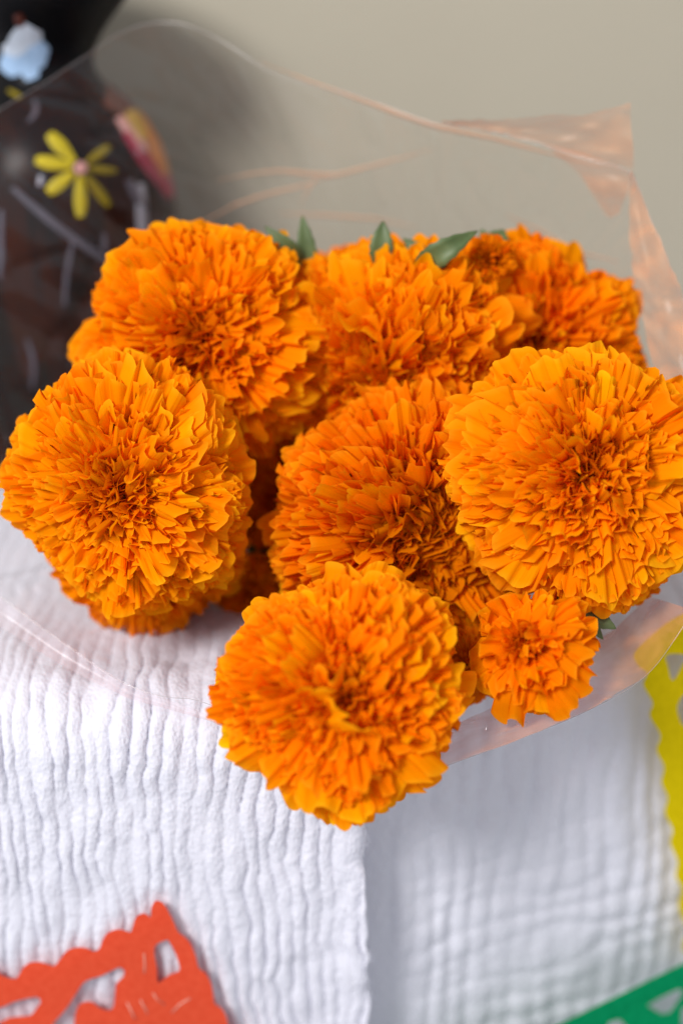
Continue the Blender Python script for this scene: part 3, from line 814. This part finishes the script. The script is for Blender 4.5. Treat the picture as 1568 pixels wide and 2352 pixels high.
zo = lambda pts: [(x * .36, 2038.4 + y * .36) for x, y in pts]
o_out = zo([(-260, 560), (-180, 590), (-130, 530), (-60, 520), (0, 560), (70, 585), (110, 575), (150, 510), (200, 480), (260, 480), (310, 497), (350, 500), (390, 450), (430, 405), (490, 385), (550, 390), (600, 412), (635, 390), (660, 325), (700, 285), (760, 270), (810, 283),
            (835, 288), (850, 240), (870, 190), (915, 168), (945, 183), (962, 190), (966, 130), (985, 95), (1005, 87), (1040, 105), (1075, 160), (1110, 230), (1135, 285), (1190, 330), (1225, 385), (1250, 450), (1265, 512), (1310, 552), (1345, 615), (1360, 690), (1367, 742),
            (1410, 772), (1440, 818), (1455, 880), (1475, 950), (1530, 990), (1560, 1060), (1575, 1150), (1500, 1300), (900, 1320), (200, 1320), (-260, 1320)])
h1 = zo([(985, 385), (1055, 340), (1080, 350), (1120, 430), (1145, 510), (1135, 540), (1080, 560), (1020, 608), (1003, 600), (1000, 520)])
h2 = zo([(770, 513), (795, 540), (780, 580), (740, 620), (732, 700), (720, 770), (690, 788), (640, 775), (595, 738), (555, 730), (510, 748), (485, 790), (472, 871), (465, 950), (380, 990), (300, 950), (340, 871), (420, 780), (480, 690), (540, 605), (650, 565), (730, 525)])
h3 = zo([(-150, 800), (0, 770), (100, 730), (220, 702), (250, 712), (258, 735), (235, 770), (200, 815), (150, 825), (60, 835), (0, 865), (-150, 920)])
M_ORP = paper_material('orange_tissue', (.80, .100, .042), (.84, .125, .055), .42)
op = paper('paper_banner', [o_out, h1, h2, h3], -1.32, 0, M_ORP)
tag(op, 'orange red cut paper banner with scalloped edge on the gauze cloth', 'paper banner', 'cut paper banners along the table front')
M_FIB = plain('paper_fibre', (.85, .42, .32), .8, .1)
for f in ([(918, 425), (922, 490), (920, 550)], [(810, 738), (840, 800), (855, 835), (872, 842)], [(895, 722), (918, 765), (940, 805)], [(975, 678), (1005, 720), (1050, 750)], [(1212, 710), (1150, 745), (1095, 802)]):
    p = [on_plane(u, v, -1.34, 0) for u, v in zo(f)]
    vv, ff = tube(p, .022, 5)
    inv = op.matrix_world.inverted()
    fo = obj('paper_fibre', mesh('paper_fibre', [tuple(inv @ (Vector(q) * S)) for q in vv], ff, M_FIB, scale=1.0), op)
zy = lambda pts: [(1191.7 + x * .4135, 1379.8 + y * .4135) for x, y in pts]
y_out = zy([(640, 290), (740, 190), (850, 105), (1000, 40), (1150, 40), (1150, 2000), (930, 1960), (912, 1900), (940, 1840), (905, 1760), (885, 1690), (905, 1605), (868, 1530), (880, 1450), (838, 1350), (852, 1272), (808, 1180), (825, 1095), (790, 1010), (805, 925), (762, 830), (785, 750), (725, 640), (742, 568), (690, 470), (710, 405), (660, 360)])
yh1 = zy([(818, 305), (905, 298), (930, 320), (900, 370), (868, 430), (845, 437), (830, 375)])
yh2 = zy([(915, 525), (880, 590), (893, 660), (915, 695), (990, 700), (1020, 600), (980, 520)])
M_YEP = paper_material('yellow_tissue', (.78, .645, .004), (.84, .70, .006), .45)
yp = paper('paper_banner', [y_out, yh1, yh2], -.9, TAN, M_YEP)
tag(yp, 'yellow cut paper banner with scalloped edge hanging at right', 'paper banner', 'cut paper banners along the table front')
g_out = zy([(-600, 2770), (250, 2352), (470, 2243), (700, 2130), (910, 2027), (1150, 1910), (1150, 2900), (-600, 3050)])
gh1 = zy([(712, 2250), (790, 2205), (870, 2168), (900, 2162), (906, 2190), (870, 2245), (835, 2292), (790, 2298)])
gh2 = zy([(905, 2270), (990, 2230), (1030, 2330), (960, 2400), (900, 2350)])
gh3 = zy([(500, 2345), (560, 2330), (640, 2420), (560, 2450), (480, 2400)])
M_GRP = paper_material('green_tissue', (.001, .30, .11), (.004, .38, .15), .40)
gp = paper('paper_banner', [g_out, gh1, gh2, gh3], -2.0, TAN, M_GRP, smooth_n=1)
tag(gp, 'green cut paper banner with folded top strip at lower right', 'paper banner', 'cut paper banners along the table front')
gs = paper('folded_strip', [zy([(-600, 2760), (250, 2342), (700, 2120), (1150, 1900), (1150, 2010), (910, 2120), (560, 2290), (250, 2440), (-600, 2856)])], -2.06, TAN, M_GRP, smooth_n=1)
mw = gs.matrix_world.copy(); gs.parent = gp; gs.matrix_parent_inverse = gp.matrix_world.inverted(); gs.matrix_world = mw
